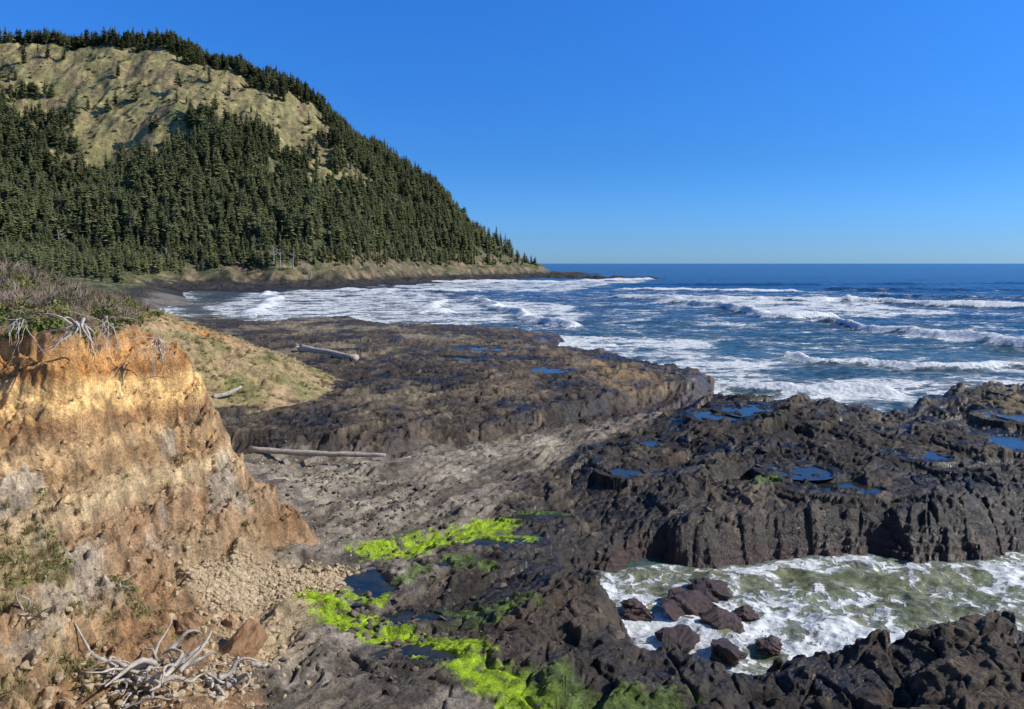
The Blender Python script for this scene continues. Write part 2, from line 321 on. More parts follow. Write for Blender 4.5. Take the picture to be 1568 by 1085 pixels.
# ------------------------------------------------------------ node helper
class NT:
    def __init__(s,mat):
        mat.use_nodes=True; s.t=mat.node_tree; s.t.nodes.clear()
    def n(s,typ,inp=None,**kw):
        nd=s.t.nodes.new(typ)
        for k,v in kw.items(): setattr(nd,k,v)
        if inp:
            for k,v in inp.items():
                sk=nd.inputs[k]
                if isinstance(v,bpy.types.NodeSocket): s.t.links.new(v,sk)
                else: sk.default_value=v
        return nd
    def math(s,op,a,b=0.,c=0.,clamp=False):
        nd=s.n('ShaderNodeMath',{0:a,1:b,2:c},operation=op); nd.use_clamp=clamp; return nd.outputs[0]
    def noise(s,vec,scale,detail=5,rough=.55,dist=0.):
        return s.n('ShaderNodeTexNoise',{'Vector':vec,'Scale':scale,'Detail':detail,'Roughness':rough,'Distortion':dist}).outputs[0]
    def mr(s,v,a,b,c=0.,d=1.,smooth=False):
        nd=s.n('ShaderNodeMapRange',{0:v,1:a,2:b,3:c,4:d}); 
        if smooth: nd.interpolation_type='SMOOTHSTEP'
        return nd.outputs[0]
    def mix(s,f,a,b,blend='MIX'):
        nd=s.t.nodes.new('ShaderNodeMix'); nd.data_type='RGBA'; nd.blend_type=blend
        for sk,v in ((nd.inputs[0],f),(nd.inputs[6],a),(nd.inputs[7],b)):
            if isinstance(v,bpy.types.NodeSocket): s.t.links.new(v,sk)
            else: sk.default_value=v if not isinstance(v,tuple) else (v+(1,) if len(v)==3 else v)
        return nd.outputs[2]
    def scalecol(s,c,f):
        nd=s.n('ShaderNodeVectorMath',operation='SCALE'); s.t.links.new(c,nd.inputs[0])
        if isinstance(f,bpy.types.NodeSocket): s.t.links.new(f,nd.inputs[3])
        else: nd.inputs[3].default_value=f
        return nd.outputs[0]
    def out(s,sh): s.n('ShaderNodeOutputMaterial',{'Surface':sh})
def pos(t): return t.n('ShaderNodeNewGeometry').outputs['Position']
def terrain_mat(name,k=1.,bd=.12):
    m=bpy.data.materials.new(name); t=NT(m); P=pos(t)
    col=t.n('ShaderNodeAttribute',attribute_name='Col').outputs[0]
    wet=t.n('ShaderNodeAttribute',attribute_name='wet').outputs[2]
    n1=t.noise(P,2.2*k,8,.62); n2=t.noise(P,12*k,5,.7)
    f=t.math('MULTIPLY',t.mr(n1,.3,.7,.55,1.45),t.mr(n2,.3,.7,.5,1.5))
    c=t.scalecol(col,f)
    sp=t.mr(n2,.62,.74,0,.5)
    c=t.mix(sp,c,t.scalecol(col,2.2))
    h=t.math('ADD',n1,t.math('MULTIPLY',n2,.34))
    bp=t.n('ShaderNodeBump',{'Strength':.9,'Distance':bd/k*1.6,'Height':h})
    r=t.mr(t.math('MULTIPLY',wet,t.mr(n2,.3,.6,.4,1.2)),0,1,.85,.22)
    b=t.n('ShaderNodeBsdfPrincipled',{'Base Color':c,'Roughness':r,'Normal':bp.outputs[0],'Specular IOR Level':.4})
    t.out(b.outputs[0]); return m
# ------------------------------------------------------------ terrain meshes
def inv(a,b,n): return 1/np.linspace(1/a,1/b,n,endpoint=False)
ys=np.concatenate([np.linspace(1,14,30,endpoint=False),inv(14,21.5,110),inv(21.5,40,490),inv(40,100,400),inv(100,240,140),[240.]])
us=np.linspace(-1,1,1200)
Y,U=np.meshgrid(ys,us,indexing='ij'); Y=Y.astype(f32); X=(U*(.80*Y+8)).astype(f32)
T=terrain(X,Y); print('near terrain',time.time()-T0)
C,W=near_colour(X,Y,T)
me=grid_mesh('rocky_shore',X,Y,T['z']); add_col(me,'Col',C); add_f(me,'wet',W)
me.materials.append(terrain_mat('shore_rock_and_earth')); link(bpy.data.objects.new('rocky_shore_ground',me))
ys=np.concatenate([[240.],inv(241,460,90),np.linspace(460,960,330),np.linspace(962,1400,60)])
us=np.linspace(-1,1,900)
Y,U=np.meshgrid(ys,us,indexing='ij'); Y=Y.astype(f32); X=(U*(.80*Y+8)).astype(f32)
T=terrain(X,Y,True)
T0n=terrain(X[:1],Y[:1]); T['z'][0]=T0n['z'][0]
C,W=far_colour(X,Y,T)
me=grid_mesh('hill',X,Y,T['z']); add_col(me,'Col',C); add_f(me,'wet',W)
me.materials.append(terrain_mat('hillside',.09,.12)); link(bpy.data.objects.new('headland_hill',me))
print('far terrain',time.time()-T0)
# ------------------------------------------------------------ sea
ys=np.concatenate([inv(20,45,330),inv(45,130,260),inv(130,900,420),inv(900,60000,60),[60000.]])
us=np.linspace(-1,1,900)
Y,U=np.meshgrid(ys,us,indexing='ij'); Y=Y.astype(f32); X=(U*(1.0*Y+8)).astype(f32)
def sea(X,Y):
    l=sdf(X,Y,LAND); cv=sdf(X,Y,COVE)
    cove=sst(-1,1,cv)*(Y<60)
    near=1-sst(250,1500,Y)
    sw=np.sin((Y+.35*X+14*fbm(X/90,Y/90,3,401))/26*2*np.pi/2)
    z=near*(.38*sw*sst(5,60,-l)+.34*fbm(X/9,Y/5,4,411)+.14*fbm(X/2,Y/1.4,3,415))*(1-cove)
    z=z+cove*(.26*fbm(X/2.6,Y/2.2,4,421)+.14*ridged(X/1.4,Y/1.2,3,425))
    z=z*(1-sst(900,2500,Y))
    fo=np.zeros(X.shape,f32)
    n=fbm(X/14,Y/9,4,431); wx=X+6*fbm(X/25,Y/25,3,435); wy=Y+9*fbm(X/25,Y/25,3,437)
    def region(poly,d,soft,nn=.35):
        nonlocal fo
        s=sdf(wx,wy,poly); fo=np.maximum(fo,d*sst(-soft,soft,s)*(1+nn*n))
    region([(-135,385),(-100,440),(-50,430),(-15.5,290),(2.6,187),(-24,180),(-50,205),(-64,190),(-100,235)],.54,7)
    region([(-15.5,303),(19,287),(22,198),(10,178),(-.7,205)],.66,6)
    region([(54,352),(91,303),(131,292),(143,240),(128,218),(97,212),(74,205),(69,230),(55,292)],.60,6)
    region([(78,190),(91,172),(99,147),(125,130),(89,128),(76,150)],.56,4)
    region([(-100,620),(-40,700),(33,640),(128,780),(112,616),(26,392),(-40,420),(-130,500)],.54,12)
    region([(5,160),(40,150),(40,95),(20,70),(0,120)],.55,7)
    region([(18,95),(60,110),(110,130),(120,90),(60,72),(20,72)],.45,8)
    region([(-100,420),(200,420),(260,100),(30,70),(-60,170)],.29,25)
    region([(120,420),(500,420),(420,200),(150,140)],.15,40)
    for pts,hh,wd in (([(50,335),(63,285),(70,240),(76,208),(84,204)],2.0,2.6),([(78,187),(84,160),(90,134),(110,126)],1.6,2.0),([(-15,303),(-4,240),(3,200),(14,180)],1.6,2.4),([(58,330),(95,296),(128,288)],1.8,3),
        ([(130,290),(175,250),(215,215)],1.7,3),([(150,215),(200,190),(240,180)],1.5,2.6),([(-118,370),(-95,300),(-72,215)],1.4,3.),([(-60,380),(-30,300),(-22,215)],1.3,2.6),([(47,118),(60,108),(78,104)],1.0,1.4),([(26,92),(36,88),(44,84)],1.0,1.4),([(60,78),(80,86),(100,84)],.9,1.3),([(60,420),(110,400),(150,405)],1.5,4),([(-60,590),(-20,585),(30,600)],2,6),([(60,640),(90,650),(125,690)],2.,6),([(-92,400),(-50,392),(-20,400)],1.5,4)):
        d=pline(wx,wy,pts)
        z=z+hh*np.exp(-(d/wd)**2)*(1+.3*n)
        fo=np.maximum(fo,1.05*np.exp(-(d/(wd*1.35))**2)*(1+.35*n))
    for pts,hh,wd in (([(160,330),(230,300),(330,290)],1.4,5),([(180,420),(300,400),(420,400)],1.5,7),([(60,520),(200,520),(380,560)],1.3,8),([(130,190),(170,165),(200,160)],1.,3.5)):
        d=pline(wx,wy,pts); z=z+hh*np.exp(-(d/wd)**2)
    off=np.maximum(-l,0)
    fo=np.maximum(fo,(1.0*np.exp(-(off/(5+.022*Y))**1.2))*(1+.4*n)*(l<3)*(1-cove))
    fo=np.maximum(fo,.06*(1-sst(300,700,Y)))
    cf=.33+.34*fbm(X/3.2,Y/3.2,3,441)+.38*np.exp(-((X-6)**2/7+(Y-30.5)**2/9))+.28*np.exp(-((X-14)**2/14+(Y-30)**2/3))-.12*np.exp(-((X-17)**2/14+(Y-33.5)**2/5))+.32*np.exp(-np.abs(cv)/.55)
    fo=lerp(fo,cf,cove)
    t=np.clip(np.log(np.maximum(Y,30)/60)/np.log(1500/60),0,1)
    c=np.stack([np.interp(t,[0,.3,.5,.8,1],v) for v in ([.045,.026,.009,.003,.002],[.095,.075,.045,.027,.020],[.100,.105,.098,.082,.070])],-1).astype(f32)
    sandy=np.exp(-np.maximum(-l,0)/28)*sst(0,-40,X)+np.exp(-((X+60)**2+(Y-260)**2)/9000)*.6
    c=mix3(c,(.15,.155,.135),np.clip(sandy,0,1)*.7)
    shade=fbm(X/60,Y/35,4,451)
    c=c*(1+.35*shade*(Y<1500))[...,None]
    c=mix3(c,(.145,.160,.085),cove)
    return z,np.clip(fo,0,1.1),c,cove
z,fo,c,cove=sea(X,Y)
me=grid_mesh('ocean',X,Y,z); add_col(me,'Col',c); add_f(me,'foam',fo); add_f(me,'cove',cove)
m=bpy.data.materials.new('sea_water'); t=NT(m); P=pos(t)
col=t.n('ShaderNodeAttribute',attribute_name='Col').outputs[0]
foam=t.n('ShaderNodeAttribute',attribute_name='foam').outputs[2]; cvA=t.n('ShaderNodeAttribute',attribute_name='cove').outputs[2]
mp=t.n('ShaderNodeMapping',{'Vector':P,'Rotation':(0,0,-.25),'Scale':(.5,1.,1.)}).outputs[0]
A=t.noise(mp,.16,9,.62,.8); Bn=t.noise(mp,1.1,5,.65,.6)
ns=t.math('ADD',t.math('MULTIPLY',A,.62),t.math('MULTIPLY',Bn,.38)); ns=t.mr(ns,.33,.67)
wv=t.n('ShaderNodeTexNoise',{'Vector':P,'Scale':.5,'Detail':5.}).outputs[1]
sub=t.n('ShaderNodeVectorMath',operation='MULTIPLY_ADD'); t.t.links.new(wv,sub.inputs[0]); sub.inputs[1].default_value=(4.,3.2,0); t.t.links.new(P,sub.inputs[2])
vor=t.n('ShaderNodeTexVoronoi',{'Vector':sub.outputs[0],'Scale':.6},feature='DISTANCE_TO_EDGE').outputs[0]
vor2=t.n('ShaderNodeTexVoronoi',{'Vector':sub.outputs[0],'Scale':1.7},feature='DISTANCE_TO_EDGE').outputs[0]
lace=t.math('ADD',t.math('MULTIPLY',t.mr(vor,0,.28,1,0),.36),t.math('MULTIPLY',t.mr(vor2,0,.32,1,0),.22))
lace=t.math('ADD',lace,t.math('MULTIPLY',t.mr(t.noise(P,1.1,8,.62,1.4),.3,.7),.55))
mxn=t.n('ShaderNodeMix',{0:cvA,2:ns,3:lace},data_type='FLOAT').outputs[0]
thr=t.math('SUBTRACT',1.,foam)
fm=t.mr(t.math('SUBTRACT',mxn,thr),-.07,.10,0,1,True)
thin=t.mr(t.math('SUBTRACT',mxn,thr),-.28,.05,0,.28,True)
fm2=t.math('MAXIMUM',fm,thin)
wn=t.noise(mp,.9,6,.6); wn2=t.noise(P,5.,4,.6); wn0=t.noise(mp,.12,5,.6)
hh=t.math('ADD',t.math('ADD',t.math('MULTIPLY',wn,.8),t.math('MULTIPLY',wn2,.12)),t.math('MULTIPLY',wn0,2.6))
hh=t.math('ADD',hh,t.math('MULTIPLY',fm,.2))
bp=t.n('ShaderNodeBump',{'Strength':.9,'Distance':.5,'Height':hh})
wcol=t.scalecol(col,t.mr(wn,.3,.7,.5,1.5))
wb=t.n('ShaderNodeBsdfPrincipled',{'Base Color':wcol,'Roughness':.2,'IOR':1.33,'Specular IOR Level':.26,'Normal':bp.outputs[0]})
fcol=t.mix(t.mr(t.noise(P,2.0,7,.68),.36,.64,0,1),(.36,.41,.42),(.90,.90,.88))
fb=t.n('ShaderNodeBsdfPrincipled',{'Base Color':fcol,'Roughness':.8,'Normal':bp.outputs[0]})
ms=t.n('ShaderNodeMixShader',{0:fm2,1:wb.outputs[0],2:fb.outputs[0]}); t.out(ms.outputs[0])
me.materials.append(m); link(bpy.data.objects.new('ocean_water',me))
print('sea',time.time()-T0)
# tide pool water
m=bpy.data.materials.new('still_water'); t=NT(m); P=pos(t)
bp=t.n('ShaderNodeBump',{'Strength':.3,'Distance':.03,'Height':t.noise(P,4.,4)})
pc=t.mix(t.mr(t.noise(P,1.5,5,.6),.4,.6),(.010,.018,.022),(.035,.036,.024))
t.out(t.n('ShaderNodeBsdfPrincipled',{'Base Color':pc,'Roughness':.04,'IOR':1.33,'Specular IOR Level':.55,'Normal':bp.outputs[0]}).outputs[0])
vs=[];fs=[]
for (px,py,rx,ry,L) in PL:
    n=len(vs); K=28
    vs.append((px,py,L))
    for i in range(K):
        a=2*math.pi*i/K; vs.append((px+1.2*rx*math.cos(a),py+1.2*ry*math.sin(a),L))
    fs+=[(n,n+1+i,n+1+(i+1)%K) for i in range(K)]
link(bpy.data.objects.new('tide_pool_water',py_mesh('tide_pools',vs,fs,[m])))
# ------------------------------------------------------------ instancing
def instancer(name,pts,scl,rot,coll,nvar):
    me=bpy.data.meshes.new(name); n=len(pts)
    me.vertices.add(n); me.vertices.foreach_set('co',np.asarray(pts,f32).ravel())
    add_f(me,'scl',scl)
    a=me.attributes.new('rot','FLOAT_VECTOR','POINT'); a.data.foreach_set('vector',np.asarray(rot,f32).ravel())
    a=me.attributes.new('vid','INT','POINT'); a.data.foreach_set('value',rs.integers(0,nvar,n).astype(np.int32))
    o=link(bpy.data.objects.new(name,me))
    g=bpy.data.node_groups.new(name+'_gn','GeometryNodeTree')
    g.interface.new_socket('Geometry',in_out='INPUT',socket_type='NodeSocketGeometry'); g.interface.new_socket('Geometry',in_out='OUTPUT',socket_type='NodeSocketGeometry')
    gi=g.nodes.new('NodeGroupInput'); go=g.nodes.new('NodeGroupOutput'); ip=g.nodes.new('GeometryNodeInstanceOnPoints')
    ci=g.nodes.new('GeometryNodeCollectionInfo'); ci.inputs[0].default_value=coll; ci.inputs[1].default_value=True; ci.inputs[2].default_value=True
    def na(nm,ty):
        q=g.nodes.new('GeometryNodeInputNamedAttribute'); q.data_type=ty; q.inputs[0].default_value=nm; return q.outputs[0]
    L=g.links.new
    L(gi.outputs[0],ip.inputs['Points']); L(ci.outputs[0],ip.inputs['Instance']); ip.inputs['Pick Instance'].default_value=True
    L(na('vid','INT'),ip.inputs['Instance Index']); L(na('rot','FLOAT_VECTOR'),ip.inputs['Rotation']); L(na('scl','FLOAT'),ip.inputs['Scale'])
    L(ip.outputs[0],go.inputs[0])
    md=o.modifiers.new('scatter','NODES'); md.node_group=g
    return o
def coll_of(name,meshes):
    c=bpy.data.collections.new(name)
    for i,me in enumerate(meshes): c.objects.link(bpy.data.objects.new(name+'_part',me))
    return c
def leaf_mat(name,c1,c2,rough=.7,trans=.0,ns=.3):
    m=bpy.data.materials.new(name); t=NT(m)
    oi=t.n('ShaderNodeObjectInfo').outputs['Random']
    P=pos(t); nz=t.mr(t.noise(P,ns,3),.3,.7)
    f=t.math('MULTIPLY_ADD',oi,.55,t.math('MULTIPLY',nz,.45))
    c=t.mix(f,c1,c2)
    t.out(t.n('ShaderNodeBsdfPrincipled',{'Base Color':c,'Roughness':rough,'Specular IOR Level':.2}).outputs[0]); return m
needle=leaf_mat('spruce_needles',(.070,.088,.036),(.200,.210,.085),ns=.03)
bark=leaf_mat('bark',(.12,.10,.085),(.28,.255,.22))
def conifer(seed):
    r=np.random.default_rng(seed); H=r.uniform(14,21); vs=[];fs=[];mi=[]
    K=5
    for k,(zz,rr) in enumerate(((0,.35),(H*.5,.2),(H,.03))):
        for i in range(K): a=2*math.pi*i/K; vs.append((rr*math.cos(a),rr*math.sin(a),zz))
    for k in range(2):
        for i in range(K): fs.append((k*K+i,k*K+(i+1)%K,(k+1)*K+(i+1)%K,(k+1)*K+i)); mi.append(1)
    NL=20; base=r.uniform(.05,.28); R=r.uniform(3.0,4.5); lop=r.uniform(0,6.28); pw=r.uniform(.4,.75)
    for k in range(NL):
        t=k/(NL-1); z=H*(base+(1-base)*t); rad=R*((1-t)**pw+.05)*(.6+.8*r.random())
        if t<.12: rad*=.7
        nb=int(6+5*(1-t))
        for j in range(nb):
            if r.random()<.15: continue
            a=2*math.pi*(j+r.random()*.7)/nb+k
            q=rad*(.55+.7*r.random())*(1+.25*math.cos(a-lop)); w=q*.30+.22; dz=-q*r.uniform(.0,.36)
            ca,sa=math.cos(a),math.sin(a); n=len(vs); z0=z+r.uniform(-.3,.3)
            vs+= [(0,0,z0+.25),(ca*q*.55-sa*w,sa*q*.55+ca*w,z0+dz*.75-.25),(ca*q,sa*q,z0+dz+.15*q*.3),(ca*q*.55+sa*w,sa*q*.55-ca*w,z0+dz*.75-.25),(ca*q*.5,sa*q*.5,z0+dz*.3+.12)]
            fs+= [(n,n+1,n+4),(n+1,n+2,n+4),(n+4,n+2,n+3),(n,n+4,n+3)]; mi+=[0]*4
    return py_mesh('spruce',vs,fs,[needle,bark],mi)
spr=coll_of('spruce_prototypes',[conifer(i+40) for i in range(8)])
N=75000
x=rs.uniform(-820,60,N).astype(f32); y=rs.uniform(330,1000,N).astype(f32)
T=terrain(x,y,True); k1=fbm(x/40,y/40,5,301); k2=fbm(x/9,y/9,4,311)
mead=sdf(x+25*k1,y+25*k1,MEADOW)+10*k2
dens=1-sst(-8,8,mead)
dens=np.maximum(dens,.10*sst(.1,.45,fbm(x/25,y/25,3,501)))
clump=sst(.0,.25,fbm(x/45,y/45,4,511)); dens=np.maximum(dens,clump*(mead>0)*(mead<28)*.8)
dens*=sst(7,13,T['z']+7*fbm(x/30,y/30,3,521)); 
dens*=np.clip(.85+.5*fbm(x/30,y/30,3,531),.25,1)
dens=np.where((x>-40)&(T['z']<45),dens*.3,dens)
keep=(rs.random(N)<dens*.50)&(x/y>-.95)&(T['l']>6)
xc=rs.uniform(-850,-150,2600).astype(f32); yc=(870+rs.uniform(-6,45,2600)+np.clip((xc+330)*.09,0,30)).astype(f32)
Tc=terrain(xc,yc,True); kc=rs.random(2600)<.6*np.clip(.9+.9*fbm(xc/30,yc/30,3,533),.2,1)
px=np.concatenate([x[keep],xc[kc]]); py=np.concatenate([y[keep],yc[kc]]); pz=np.concatenate([T['z'][keep],Tc['z'][kc]])-.5
n=len(px); print('trees',n)
sc=rs.uniform(.5,1.08,n)*np.where(pz<25,.65,1)*np.where(rs.random(n)<.06,1.2,1)
rot=np.stack([rs.normal(0,.03,n),rs.normal(0,.03,n),rs.uniform(0,6.28,n)],-1)
instancer('spruce_forest',np.stack([px,py,pz],-1),sc,rot,spr,8)
shr=leaf_mat('hill_shrub_leaves',(.07,.08,.03),(.15,.15,.06))
def bush(seed,n=90,R=1.,leaf=.3,mats=None,up=.7):
    r=np.random.default_rng(seed); vs=[];fs=[]
    for i in range(n):
        d=r.normal(size=3); d/=np.linalg.norm(d); d[2]=abs(d[2])*up; p=d*R*(.4+.6*r.random())*(1+.3*math.sin(3*math.atan2(d[1],d[0])+seed))
        u=r.normal(size=3); u/=np.linalg.norm(u); v=np.cross(u,r.normal(size=3)); v/=np.linalg.norm(v); s=leaf*(.6+.8*r.random())
        k=len(vs); vs+=[p-u*s,p+v*s*.5,p+u*s,p-v*s*.5]; fs.append((k,k+1,k+2,k+3))
    return py_mesh('bush',vs,fs,mats)
hb=coll_of('hill_shrub_prototypes',[bush(i,80,1.6,.55,[shr]) for i in range(3)])
N=26000; x=rs.uniform(-650,50,N).astype(f32); y=rs.uniform(430,1010,N).astype(f32); T=terrain(x,y,True)
ok=(rs.random(N)<sst(-.1,.4,fbm(x/18,y/18,4,541))*np.where(T['z']<25,1.,.4))&(T['z']>6)&(T['l']>3)
n=ok.sum(); instancer('hillside_shrubs',np.stack([x[ok],y[ok],T['z'][ok]-.2],-1),rs.uniform(.4,1.6,n),np.stack([np.zeros(n),np.zeros(n),rs.uniform(0,6.28,n)],-1),hb,3)
# ------------------------------------------------------------ bluff-top scrub and grass
def tuft(seed,n,h,spread,w,mat):
    r=np.random.default_rng(seed); vs=[];fs=[]
    for i in range(n):
        a=r.uniform(0,6.28); b=r.uniform(0,spread*.3); l=h*(.5+.7*r.random()); lean=spread*r.random()
        p=np.array([math.cos(a)*b,math.sin(a)*b,-.05]); q=p+np.array([math.cos(a)*lean*.35,math.sin(a)*lean*.35,l*.6]); e=p+np.array([math.cos(a)*lean,math.sin(a)*lean,l*(.9-.3*lean)])
        s=np.array([-math.sin(a),math.cos(a),0])*w; k=len(vs)
        vs+=[p-s,p+s,q+s*.8,q-s*.8,e]; fs+=[(k,k+1,k+2,k+3),(k+3,k+2,k+4)]
    return py_mesh('tuft',vs,fs,[mat])
dry=leaf_mat('dry_grass',(.20,.15,.065),(.42,.34,.17),ns=1.)
grn=leaf_mat('scrub_leaves',(.060,.085,.018),(.21,.24,.055),ns=1.)
twg=leaf_mat('dead_twigs',(.13,.085,.06),(.36,.28,.22),ns=1.)
scrub=coll_of('scrub_prototypes',[bush(5,190,.42,.055,[grn],.8),bush(6,170,.38,.05,[grn],.8),tuft(1,60,.45,.5,.009,dry),tuft(2,60,.55,.5,.010,twg),tuft(4,70,.6,.7,.009,twg),bush(9,120,.3,.05,[dry],.5)])
N=64000; x=rs.uniform(-95,-12,N).astype(f32); y=rs.uniform(23,120,N).astype(f32); T=terrain(x,y)
lim=np.where(y<60,12.0,np.where(y<90,10.5,7.)) 
ok=(T['zb']>lim+.9*fbm(x/1.5,y/1.5,3,551))&(x/y>-1.0)&(rs.random(N)<np.clip(1.25-y/90,.3,1))
n=ok.sum(); instancer('coastal_scrub',np.stack([x[ok],y[ok],T['z'][ok]-.03],-1),rs.uniform(.5,1.45,n)*np.where(y[ok]>36,1.5,1),np.stack([rs.normal(0,.3,n),rs.normal(0,.3,n),rs.uniform(0,6.28,n)],-1),scrub,6)
print('scrub',n)
gcol=coll_of('grass_prototypes',[tuft(11,45,.28,.35,.008,dry),tuft(12,40,.22,.35,.008,dry),bush(13,60,.2,.035,[grn],.5)])
N=16000; x=rs.uniform(-20,-9,N).astype(f32); y=rs.uniform(15,31,N).astype(f32); T=terrain(x,y); z=T['z']
g=sst(.0,.3,fbm(x/1.5,y/1.5,4,255)+.05)*sst(-10.5,-13,x)*(1-sst(6.3,7.6,z))*(y<24.5)+.04*(z<9)*(z>3)
ok=(rs.random(N)<g*.7)
n=ok.sum(); instancer('bluff_grass',np.stack([x[ok],y[ok],z[ok]-.02],-1),rs.uniform(.5,1.3,n),np.stack([rs.normal(0,.2,n),rs.normal(0,.2,n),rs.uniform(0,6.28,n)],-1),gcol,3)
N=26000; x=rs.uniform(-60,-14,N).astype(f32); y=rs.uniform(40,130,N).astype(f32); T=terrain(x,y)
ok=(T['bl']>.8)&(T['zb']<12.6)&(rs.random(N)<.8*sst(-.2,.4,fbm(x/4,y/4,4,561)))
n=ok.sum(); instancer('slope_grass',np.stack([x[ok],y[ok],T['z'][ok]-.03],-1),rs.uniform(.7,1.6,n),np.stack([rs.normal(0,.2,n),rs.normal(0,.2,n),rs.uniform(0,6.28,n)],-1),gcol,3)
# ------------------------------------------------------------ stones
import bmesh
def stone_mesh(name,seed,mat,sub=2,flat=.6,rough=.28,size=1.):
    r=np.random.default_rng(seed); bm=bmesh.new(); bmesh.ops.create_icosphere(bm,subdivisions=sub,radius=1)
    pl=[(lambda d:(d/np.linalg.norm(d),r.uniform(.5,.85)))(r.normal(size=3)) for _ in range(11)]
    sx,sy=r.uniform(.8,1.25),r.uniform(.7,1.1)
    co=np.array([v.co[:] for v in bm.verts])
    for d,h in pl:
        s=co@d; co=co-np.outer(np.maximum(s-h,0),d)
    if sub>2: 
        nn=fbm((co[:,0]*1.5+co[:,2]).astype(f32),(co[:,1]*1.5-co[:,2]).astype(f32),4,seed)
        co=co*(1+rough*nn)[:,None]
    co*=np.array([sx,sy,flat])*size
    for v,c_ in zip(bm.verts,co): v.co=c_
    me=bpy.data.meshes.new(name); bm.to_mesh(me); bm.free(); me.materials.append(mat); return me
def stone_mat(name,c1,c2,sc=6.,rough=.85,bd=.05,wet=None):
    m=bpy.data.materials.new(name); t=NT(m); P=pos(t); oi=t.n('ShaderNodeObjectInfo').outputs['Random']
    nz=t.noise(P,sc,7,.65); f=t.math('MULTIPLY_ADD',oi,.5,t.mr(nz,.3,.7,-.1,.6)); c=t.mix(f,c1,c2)
    bp=t.n('ShaderNodeBump',{'Strength':.9,'Distance':bd,'Height':t.math('ADD',nz,t.math('MULTIPLY',t.noise(P,sc*4,5,.65),.4))})
    t.out(t.n('ShaderNodeBsdfPrincipled',{'Base Color':c,'Roughness':rough,'Normal':bp.outputs[0]}).outputs[0]); return m
tan=stone_mat('tan_stone',(.28,.20,.11),(.62,.49,.31))
darks=stone_mat('dark_stone',(.05,.042,.034),(.22,.175,.125))
st=coll_of('stone_prototypes',[stone_mesh('stone',i,tan,2,.7) for i in range(6)])
sd=coll_of('dark_stone_prototypes',[stone_mesh('stone',i+20,darks,2,.55) for i in range(5)])
def scatter_stones(name,N,path,sig,smin,smax,coll,nv,pw=2.5):
    pts=np.array(path,float); i=rs.integers(0,len(pts)-1,N); t=rs.random(N)[:,None]
    p=pts[i]*(1-t)+pts[i+1]*t+rs.normal(0,1,(N,2))*sig
    x=p[:,0].astype(f32); y=p[:,1].astype(f32); s=smin+(smax-smin)*rs.random(N)**pw
    z=hgt_at(x,y)
    ok=z>.3; x=x[ok];y=y[ok];z=z[ok];s=s[ok]; n=len(x)
    instancer(name,np.stack([x,y,z+s*.15],-1),s,rs.uniform(0,6.28,(n,3))*np.array([.12,.12,1]),coll,nv)
scatter_stones('gravel_apron',6500,[(-11.0,26.6),(-10.0,28.0),(-8.4,29.4),(-6.8,30.4)],.40,.03,.15,st,6,3)
scatter_stones('bluff_rubble',1300,[(-10.5,27),(-8.8,25),(-8.2,23),(-8.8,21),(-10.5,19.5),(-12,20.5)],.8,.03,.20,st,6,4)
scatter_stones('bluff_face_stones',450,[(-12.5,20),(-14,24),(-13,28),(-12,31)],1.2,.02,.09,st,6,4)
scatter_stones('shore_cobbles',1300,[(-7,34),(-9,40),(-12,46),(-6,44),(-5,36),(-5,28),(-4,24)],1.5,.03,.20,sd,5,3)
scatter_stones('valley_pebbles',700,[(-7,32),(-9,38),(-13,47),(-16,48),(-10,50)],1.2,.02,.11,st,6,4)
scatter_stones('shelf_rubble',450,[(-2,30),(2,25),(8,42),(16,50),(28,48),(14,60),(-8,64),(0,74)],4.,.06,.25,sd,5,4)
# ------------------------------------------------------------ named boulders
bo=stone_mat('boulder_earthy',(.24,.12,.05),(.42,.27,.15),3.,.85,.08)
def put(name,me,loc,rz=0.,tilt=(0,0)):
    o=link(bpy.data.objects.new(name,me)); o.location=loc; o.rotation_euler=(tilt[0],tilt[1],rz); return o
def ground(x,y): return float(hgt_at([x],[y])[0])
for (bx,by,s,sd_) in ((-8.6,24.1,.78,61),(-9.9,23.2,.42,62),(-9.6,25.6,.35,63),(-10.6,24.4,.5,64)):
    put('sandstone_boulder',stone_mesh('boulder',sd_,bo,4,.8,.25,s),(bx,by,ground(bx,by)+s*.33),sd_)
seam=stone_mat('wet_sea_rock',(.030,.019,.016),(.10,.055,.045),5.,.35,.10)
for i,(bx,by,s,h) in enumerate(((7.5,32.3,1.2,.32),(8.9,34.2,1.1,.22),(5.3,32,.9,.2),(8.75,30.9,1.05,.22),(6.4,29.3,.9,.2),(8.05,28.5,.9,.25),(10,29.0,.65,.2),(9.9,32.0,.6,.1))):
    put('sea_rock',stone_mesh('sea_rock',170+i,seam,5,.55,.42,s),(bx,by,h),i*1.3)
